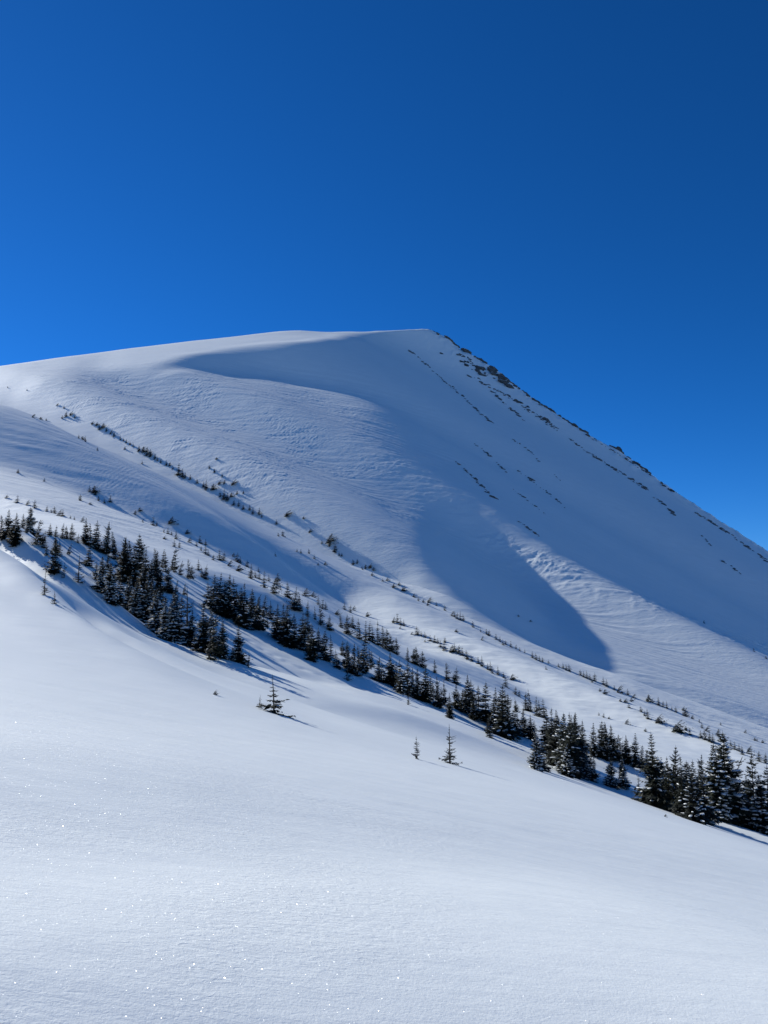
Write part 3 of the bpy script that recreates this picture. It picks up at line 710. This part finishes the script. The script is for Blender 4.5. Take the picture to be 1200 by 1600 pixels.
# small stunted firs: (place, [(u, v, h, form)])
STUNTED = [
 ('the bright bank line above the left clump', [(9,778,4,'f'),(27,785,10,'n'),(41,789,7,'f'),(54,794,12,'n'),(73,799,8,'n'),(80,801,5,'n'),(85,802,10,'n'),(90,806,9,'f'),(98,806,10,'n'),(110,810,4,'n'),(116,812,5,'n'),(127,816,8,'f')]),
 ('the small patch on the pale slope, far left', [(28,739,6,'n'),(69,752,5,'n'),(125,782,9,'n'),(140,768,9,'n'),(144,770,10,'f'),(149,773,8,'n'),(154,782,7,'n'),(163,786,6,'n'),(172,784,10,'n'),(139,788,3,'f')]),
 ('the scattered line down the pale slope', [(210,803,5,'f'),(217,799,5,'f'),(223,816,5,'n'),(239,821,13,'n'),(245,822,8,'n'),(264,818,10,'f'),(262,834,9,'n'),(256,832,5,'n'),(268,836,6,'n'),(275,842,12,'n'),(272,854,11,'n'),(280,855,8,'n'),(290,834,6,'f'),(255,842,4,'f'),(294,847,7,'f'),(307,853,6,'n'),(312,849,12,'n'),(321,851,8,'n')]),
 ('the scattered line below the shaded hollow', [(314,860,6,'n'),(321,866,15,'n'),(325,868,9,'n'),(333,875,8,'n'),(343,875,15,'n'),(349,875,12,'n'),(356,884,8,'f'),(363,869,5,'f'),(370,878,13,'n'),(375,880,10,'n'),(370,892,9,'f'),(386,886,10,'n'),(391,903,14,'n'),(399,902,9,'n'),(405,905,10,'n'),(404,893,6,'n'),(420,908,9,'n'),(430,912,12,'f'),(438,922,8,'n'),(475,930,10,'f'),(487,932,7,'f'),(497,945,14,'n'),(504,951,14,'n'),(509,950,9,'n'),(524,960,7,'f'),(538,952,10,'n'),(547,957,11,'n'),(551,953,6,'f')]),
 ('the tiny row high on the left shoulder ridge', [(50,652,4,'f'),(97,654,5,'n'),(103,651,7,'n'),(109,649,5,'f'),(117,653,5,'n'),(62,655,3,'f'),(72,657,3,'n'),(88,634,3,'f'),(100,638,3,'n'),(123,685,6,'n'),(133,690,8,'n'),(128,687,4,'f'),(152,704,5,'n'),(42,610,2,'n'),(12,606,2,'n')]),
 ('the upper thread of the shoulder ridge', [(143,663,4,'f'),(150,665,4,'f'),(155,671,8,'n'),(159,669,7,'f'),(166,674,5,'n'),(172,678,4,'f'),(178,682,6,'n'),(188,687,6,'n'),(193,689,4,'n'),(197,692,5,'n'),(203,695,5,'n'),(208,698,5,'n'),(217,705,9,'n'),(222,707,8,'f'),(230,711,12,'n'),(235,713,10,'n'),(242,717,8,'n'),(246,720,6,'n'),(251,723,6,'n'),(260,727,7,'n'),(265,728,6,'n')]),
 ('the middle thread of the shoulder ridge', [(270,733,5,'n'),(279,742,17,'n'),(285,745,12,'n'),(289,747,8,'n'),(297,749,7,'n'),(308,755,6,'n'),(318,761,8,'n'),(322,764,14,'n'),(330,766,9,'f'),(344,776,7,'n'),(350,780,14,'n'),(355,782,11,'n'),(365,789,7,'n'),(373,791,9,'n'),(380,796,7,'n'),(390,797,8,'n'),(395,803,10,'n'),(405,804,10,'n'),(409,808,6,'n'),(432,819,7,'n'),(435,838,5,'n'),(442,838,9,'n')]),
 ('the loose scatter above the shoulder ridge', [(327,732,5,'n'),(335,738,5,'n'),(347,745,5,'n'),(350,756,6,'n'),(362,758,8,'f'),(337,718,3,'f'),(370,772,5,'n'),(380,771,5,'n'),(341,757,6,'f'),(222,725,5,'n'),(195,702,4,'n'),(360,777,6,'f')]),
 ('the dark thread crossing the slope', [(446,807,9,'f'),(473,811,3,'f'),(483,832,5,'f'),(464,862,5,'n'),(470,864,6,'n'),(483,865,7,'n'),(491,873,6,'n'),(497,883,4,'n'),(507,882,4,'f'),(430,869,5,'n'),(503,849,5,'n'),(512,848,13,'f'),(515,853,8,'n'),(523,862,12,'n'),(530,868,6,'n'),(534,869,5,'n'),(552,882,7,'n'),(558,880,6,'n'),(566,890,5,'n'),(571,888,6,'n'),(576,888,7,'f'),(582,891,5,'f')]),
 ('the ridge thread right of centre', [(580,899,4,'f'),(598,908,4,'n'),(604,907,4,'f'),(613,918,6,'f'),(622,914,4,'f'),(628,923,7,'f'),(645,933,5,'f'),(654,939,6,'n'),(660,941,4,'f'),(668,941,7,'f'),(667,946,4,'f'),(682,947,5,'n'),(695,954,8,'n'),(705,962,6,'f'),(710,964,8,'n'),(714,967,9,'n'),(719,969,13,'n'),(724,970,9,'n')]),
 ('the ridge thread below the blue shadow', [(739,980,9,'n'),(751,987,5,'n'),(760,991,8,'n'),(764,993,8,'n'),(775,999,8,'n'),(781,1002,7,'n'),(786,1008,8,'n'),(790,1007,6,'n'),(798,1011,9,'n'),(806,1014,6,'n'),(812,1017,5,'n'),(820,1020,6,'n'),(832,1028,10,'n'),(838,1031,9,'n'),(843,1033,9,'n'),(848,1034,7,'n'),(857,1036,5,'n'),(853,1046,5,'n'),(711,987,4,'f'),(752,1000,5,'f')]),
 ('the short row starting below the ridge thread', [(590,976,6,'n'),(572,963,6,'f'),(613,973,8,'f'),(621,973,14,'n'),(626,976,10,'n'),(631,978,9,'n'),(624,982,3,'f'),(652,991,12,'n'),(658,994,8,'n'),(664,996,8,'n'),(672,1001,8,'n'),(679,1003,10,'n'),(684,1005,8,'n'),(642,991,3,'f'),(663,1003,3,'f')]),
 ('the row between belt and ridge thread', [(688,1010,9,'n'),(694,1016,14,'n'),(695,1003,7,'n'),(703,1019,10,'f'),(710,1014,9,'n'),(716,1021,12,'n'),(722,1024,12,'n'),(730,1029,12,'n'),(737,1033,8,'n'),(747,1037,10,'n'),(753,1041,15,'n'),(762,1046,9,'n'),(766,1048,14,'n'),(769,1052,9,'n'),(778,1054,13,'n'),(787,1059,8,'n'),(798,1062,8,'f'),(790,1073,15,'n'),(805,1085,11,'n'),(811,1088,9,'n')]),
 ('the open line running down right', [(873,1042,5,'n'),(880,1044,7,'n'),(885,1047,8,'n'),(890,1049,10,'n'),(907,1055,8,'n'),(912,1058,9,'n'),(917,1060,11,'n'),(922,1062,9,'n'),(929,1064,12,'n'),(925,1066,7,'n'),(943,1070,12,'n'),(948,1073,11,'n'),(943,1084,6,'f'),(936,1080,4,'f'),(960,1078,7,'n'),(964,1082,10,'f'),(972,1083,4,'n'),(981,1086,9,'n'),(988,1090,5,'f'),(968,1096,4,'f')]),
 ('the bright right slope below the mountain foot', [(975,1097,5,'f'),(983,1106,8,'n'),(1002,1112,8,'n'),(1012,1123,14,'n'),(1007,1118,7,'n'),(1025,1129,12,'f'),(1052,1143,17,'f'),(1078,1148,10,'n'),(1070,1139,4,'f'),(977,1131,7,'f'),(943,1121,6,'n'),(936,1118,4,'n'),(950,1123,3,'f'),(1007,1143,4,'f'),(985,1096,5,'f')]),
 ('the far row at the mountain foot', [(1010,1095,8,'f'),(1014,1092,7,'n'),(1020,1098,6,'n'),(1029,1102,12,'n'),(1036,1104,8,'n'),(1042,1107,11,'n'),(1050,1110,6,'n'),(1056,1113,8,'n'),(1068,1119,11,'f'),(1066,1110,5,'f'),(1080,1123,5,'f'),(1093,1129,5,'n'),(1126,1133,4,'n'),(1163,1145,4,'f'),(1178,1157,4,'f'),(1183,1158,4,'n'),(1190,1160,3,'f')]),
 ('the ragged group behind the big corner firs', [(1095,1153,11,'n'),(1102,1156,15,'n'),(1109,1159,17,'n'),(1114,1161,14,'n'),(1097,1138,10,'n'),(1102,1142,7,'f'),(1120,1150,10,'f'),(1126,1157,9,'f'),(1148,1171,11,'n'),(1155,1174,11,'n'),(1160,1179,13,'n'),(1167,1177,11,'f'),(1142,1166,9,'n'),(1186,1190,15,'n'),(1196,1192,14,'n')]),
]
LONE_SMALL = [(334,1085,2,'f','little fir tip poking out of the smooth near slope'), (1038,1276,2,'f','little bare tip in the near snow before the corner firs'), (1100,974,5,'n','small dark fir alone low on the shaded blue mountain face'), (1178,1018,6,'n','small dark fir alone where the blue shadow meets the right edge'),
              (1197,1029,5,'n','small dark fir touching the right edge at the shadow border'), (809,963,3,'f','tiny dark shrub fir alone above the ridge inside the blue shadow'), (828,971,3,'f','tiniest fir just right of the shrub fir inside the blue shadow')]

rng = random.Random(11)
BACKED = {0, 4, 5, 14}
DENSE = {0: .5, 1: .3, 3: .45, 4: .6, 5: .3, 6: .5, 7: .55, 10: .6, 11: .55, 12: .5, 14: .45}
def thicken():
    r_ = random.Random(5)
    for si, share in DENSE.items():
        lst = STANDS[si][1]; src = [t for t in lst if t[2] > 22 and t[3] in 'nL']
        for t in r_.sample(src, int(len(src) * share)):
            du = r_.choice((-1, 1)) * r_.uniform(3, 6); lst.append((t[0] + du, t[1] + du * .45 + r_.uniform(-5, 1), t[2] * r_.uniform(.6, .92), 'n' if r_.random() < .85 else 'f'))
thicken()
def fill_stands():
    for si, (place, lst) in enumerate(STANDS):
        order = sorted(range(len(lst)), key=lambda i: lst[i][0])
        tallest = max(range(len(lst)), key=lambda i: lst[i][2])
        for rank, i in enumerate(order):
            u, v, h, fm = lst[i]
            h *= {5: 1.1, 6: 1.15, 7: 1.2, 8: 1.25, 9: 1.3, 10: 1.15, 11: 1.12, 12: 1.05, 13: 1.1}.get(si, 1)
            kind = {'o': 'open', 'f': 'flag', 'L': 'laden', 't': 'tall'}.get(fm) or ('tall' if h >= 38 else 'mid')
            look_ = {'o': 'sparse open fir', 'f': 'wind-bent fir', 'L': 'snow-laden fir', 'n': 'dark narrow fir' if h >= 38 else 'small dark fir', 't': 'tall fir with bare pointed top'}[fm]
            lab = f"{look_}, {ordinal(rank)} from left in {place.replace(' of the picture', '')}"
            back = rng.uniform(1.06, 1.16) if si in BACKED and _near_crest(u, v) else 1.0
            place_tree(kind, u, v, h, lab, 'firs in ' + place, rng, back)
    for u, v, h, fm, lab in ISOLATED: place_tree('wide' if fm == 'w' else 'open', u, v, h, lab, 'lone firs on the open snow', rng)
    for place, lst in STUNTED:
        for rank, i in enumerate(sorted(range(len(lst)), key=lambda i: lst[i][0])):
            u, v, h, fm = lst[i]
            lab = f"{'wind-bent stunted fir' if fm == 'f' else 'upright stunted fir'}, {ordinal(rank)} from left in {place}"
            place_tree('sflag' if fm == 'f' else 'small', u, v, h * 1.12 + 1, lab, 'stunted firs in ' + place, rng)
    for u, v, h, fm, lab in LONE_SMALL: place_tree('sflag' if fm == 'f' else 'small', u, v, h + .5, lab, 'lone stunted firs', rng)
def _near_crest(u, v):
    a = LINES[4]; return v > np.interp(u, [p[0] for p in a], [p[1] for p in a]) - 16
fill_stands()
# ---------------------------------------------------------------- rock showing through the snow on the mountain
def rock_material():
    m, t, b = new_mat('rock'); N, L = t.nodes, t.links
    geo = N.new('ShaderNodeNewGeometry')
    no = N.new('ShaderNodeTexNoise'); no.inputs['Scale'].default_value = .55; no.inputs['Detail'].default_value = 7; no.inputs['Roughness'].default_value = .65
    L.new(geo.outputs['Position'], no.inputs['Vector'])
    rp = N.new('ShaderNodeValToRGB'); e = rp.color_ramp.elements
    e[0].position = .3; e[0].color = (.03, .032, .034, 1); e[1].position = .75; e[1].color = (.13, .145, .15, 1)
    L.new(no.outputs['Fac'], rp.inputs[0])
    # snow caught on the flatter tops
    sp = N.new('ShaderNodeSeparateXYZ'); L.new(geo.outputs['Normal'], sp.inputs[0])
    n2 = N.new('ShaderNodeTexNoise'); n2.inputs['Scale'].default_value = .9; n2.inputs['Detail'].default_value = 5; L.new(geo.outputs['Position'], n2.inputs['Vector'])
    ad = N.new('ShaderNodeMath'); ad.operation = 'MULTIPLY_ADD'; L.new(n2.outputs['Fac'], ad.inputs[0]); ad.inputs[1].default_value = .9; L.new(sp.outputs['Z'], ad.inputs[2])
    mr = N.new('ShaderNodeMapRange'); mr.inputs['From Min'].default_value = 1.10; mr.inputs['From Max'].default_value = 1.22; L.new(ad.outputs[0], mr.inputs['Value'])
    mx = N.new('ShaderNodeMix'); mx.data_type = 'RGBA'; L.new(mr.outputs[0], mx.inputs[0]); L.new(rp.outputs[0], mx.inputs[6]); mx.inputs[7].default_value = (.86, .89, .87, 1)
    L.new(mx.outputs[2], b.inputs['Base Color']); b.inputs['Roughness'].default_value = .9; b.inputs['Specular IOR Level'].default_value = .2
    bp = N.new('ShaderNodeBump'); bp.inputs['Distance'].default_value = .8; L.new(no.outputs['Fac'], bp.inputs['Height']); L.new(bp.outputs[0], b.inputs['Normal'])
    return m
ROCK = rock_material()
def outcrop(path, spread, step, size, label, seed, rise=.35):
    """angular stones half sunk in the snow along a line on the mountain"""
    rg = random.Random(seed); bag = TriBag()
    pts = []
    for (u0, v0), (u1, v1) in zip(path[:-1], path[1:]):
        n = max(1, int(math.hypot(u1 - u0, v1 - v0) / step))
        pts += [(u0 + (u1 - u0) * k / n, v0 + (v1 - v0) * k / n) for k in range(n)]
    pts.append(path[-1])
    base = None
    for u, v in pts:
        if rg.random() < .2 + .35 * (math.sin(u * .31 + seed) > .45): continue
        uu, vv = u + rg.uniform(-1, 1) * spread * .6, v + rg.uniform(-1, 1) * spread
        x, y, z = spot(uu, vv, 330)
        s = rg.uniform(size[0] * .6, size[1] * .9) * (.55 + .6 * abs(math.sin(u * .13 + seed * 2.1))) * (1.5 if rg.random() < .12 else 1)
        V = ICO2_V if s > 2.2 else ICO_V; Fc = ICO2_F if s > 2.2 else ICO_F
        rot = rg.uniform(0, 6.28); c, sn_ = math.cos(rot), math.sin(rot)
        sc_ = (s * rg.uniform(.8, 1.9), s * rg.uniform(.6, 1.1), s * rg.uniform(.5, .95))
        vs = []
        for p in V:
            q = p * rg.uniform(.78, 1.2)
            q = np.array([q[0] * sc_[0], q[1] * sc_[1], np.round(q[2] * 2.2) / 2.2 * sc_[2]])
            # beds dip with the ridge, down to the right
            q[2] -= q[0] * .45
            vs.append(np.array([x + q[0] * 1.0 - q[1] * .25 * sn_, y + q[1] * c + q[0] * .1, z + q[2] + s * (rise - .3)]))
        bag.add(vs, Fc)
        if base is None: base = (x, y, z)
    if base is None: return
    b = np.array(base); bag.v = [p - b for p in bag.v]
    me = bag.mesh('rock_outcrop', [ROCK], False)
    o = bpy.data.objects.new('rock_outcrop', me); C.objects.link(o); o.location = base
    tag(o, label, 'rock outcrop', 'rocks breaking through the snow on the mountain')
OUT = [
 ([(672,515),(684,520)], 1.2, 2.2, (.7, 1.3), 'small broken rocks at the very tip of the summit'),
 ([(685,521),(698,527),(711,536)], 2.4, 1.8, (1.1, 2.4), 'jagged dark rocks just right of the summit'),
 ([(710,537),(722,545),(733,555)], 2.2, 1.6, (1.0, 2.0), 'dark rock band on the ridge below the summit rocks'),
 ([(716,554),(724,557),(735,561)], 2.0, 2.0, (1.0, 2.0), 'short rock step tucked inside the ridge band'),
 ([(722,563),(735,570),(750,578),(765,586)], 6.5, .8, (1.2, 2.6), 'broad greenish grey cliff below the ridge'),
 ([(743,557),(752,561),(760,568),(773,576)], 2.6, 1.6, (1.0, 2.2), 'blocky skyline rocks right of the small snow cap'),
 ([(768,583),(782,593),(797,604)], 5.5, .8, (1.3, 2.8), 'largest darkest crag on the right-hand skyline'),
 ([(798,598),(808,605),(818,613)], 2.2, 1.6, (.9, 1.9), 'rock teeth trailing down from the darkest crag'),
 ([(728,586),(740,590),(751,592),(754,600)], 1.6, 1.8, (.8, 1.6), 'hooked rock line under the greenish cliff'),
 ([(757,600),(772,607),(790,617),(800,623)], 1.8, 1.6, (.8, 1.7), 'rock line sloping right under the darkest crag'),
 ([(768,610),(778,620),(790,631)], 1.8, 1.9, (.8, 1.7), 'steep short rock line left of the long strata'),
 ([(796,637),(806,644),(818,658)], 1.8, 1.9, (.9, 1.8), 'dark rock steps ending in a point in the blue snow'),
 ([(637,546),(650,555),(662,566),(671,574),(690,592),(712,610),(732,628),(750,646),(770,662)], 1.5, 1.9, (.7, 1.4), 'longest thin rock line descending from below the summit'),
 ([(800,687),(816,697),(832,708),(842,720)], 1.2, 2.3, (.6, 1.2), 'faint end of the long thin rock line'),
 ([(805,625),(825,640),(850,656),(872,673)], 3.4, 1.1, (.8, 1.8), 'layered strata band along the upper right slope'),
 ([(818,612),(835,625),(865,643),(896,661)], 2.2, 1.5, (.8, 1.7), 'thin skyline strata above the layered band'),
 ([(896,661),(907,671),(919,681)], 2.6, 1.5, (1.2, 2.4), 'cluster of dark boulders halfway down the right skyline'),
 ([(889,685),(908,699),(927,713)], 1.4, 1.9, (.7, 1.4), 'thin line of stones left of the halfway boulders'),
 ([(927,712),(950,727),(980,745),(1010,765)], 2.2, 1.7, (.8, 1.8), 'middle long rock band on the right face'),
 ([(1022,777),(1040,789)], 1.6, 2.2, (.8, 1.5), 'short rock patch below the middle long band'),
 ([(1045,794),(1055,808)], 1.8, 2.0, (.8, 1.7), 'steep dark rock notch on the lower right face'),
 ([(924,684),(945,697),(975,715),(1010,738)], 1.3, 2.1, (.6, 1.2), 'long faint strata line just under the skyline'),
 ([(952,694),(966,702),(984,714)], 1.0, 2.4, (.9, 1.7), 'row of skyline stones beyond the halfway boulders'),
 ([(988,720),(1004,731),(1014,738),(1019,746)], 1.6, 1.7, (1.1, 2.1), 'squared dark crag on the lower skyline'),
 ([(1034,757),(1050,768)], 1.0, 2.2, (.9, 1.6), 'last rocks on the lower right skyline'),
 ([(1087,801),(1120,822),(1150,842),(1200,878)], 1.5, 1.8, (.7, 1.6), 'long rock line running off the right edge'),
 ([(1097,838),(1111,852)], 1.5, 2.8, (.6, 1.2), 'small stones below the line at the right edge'),
 ([(740,693),(758,706),(775,722),(791,737)], 1.2, 2.2, (.6, 1.2), 'upper of two short rock lines in the central shadow'),
 ([(713,722),(728,735),(745,752),(757,764),(772,778)], 1.4, 2.2, (.6, 1.4), 'lower of two rock lines in the central shadow'),
 ([(810,737),(830,750),(855,770),(884,794)], 1.2, 2.6, (.5, 1.0), 'faint stone trail right of the central rock lines'),
 ([(862,737),(876,751)], 1.2, 3.2, (.5, 1.0), 'tiny scatter of stones above the faint trail'),
 ([(800,763),(830,786),(860,810)], 1.0, 3.2, (.4, .9), 'faintest stone trail in the middle of the shadow'),
 ([(812,815),(842,838)], 1.0, 2.8, (.5, 1.0), 'short lowest stone trail above the carved snow'),
 ([(1130,877),(1145,887),(1158,898)], 1.4, 2.8, (.6, 1.2), 'scattered stones low on the far right face'),
]
SKYLINE = ('very tip', 'jagged', 'band on the ridge', 'blocky', 'largest', 'teeth', 'thin skyline', 'cluster', 'squared', 'row of skyline', 'last rocks')
for k, (path, spread, step, size, lab) in enumerate(OUT):
    top = any(w_ in lab for w_ in SKYLINE)
    if top: size = (size[0] * 1.1, size[1] * 1.1)
    outcrop(path, spread, step, size, lab, 100 + k, .75 if top else .35)
def boulder(u, v, s, label, seed):
    outcrop([(u, v), (u + .5, v)], .2, 5, (s, s), label, seed, .5)
boulder(690, 553, 1.5, 'single dark boulder alone in the snow below the summit', 6)
boulder(1173, 912, 1.2, 'single stone near the right edge of the shaded face', 9)
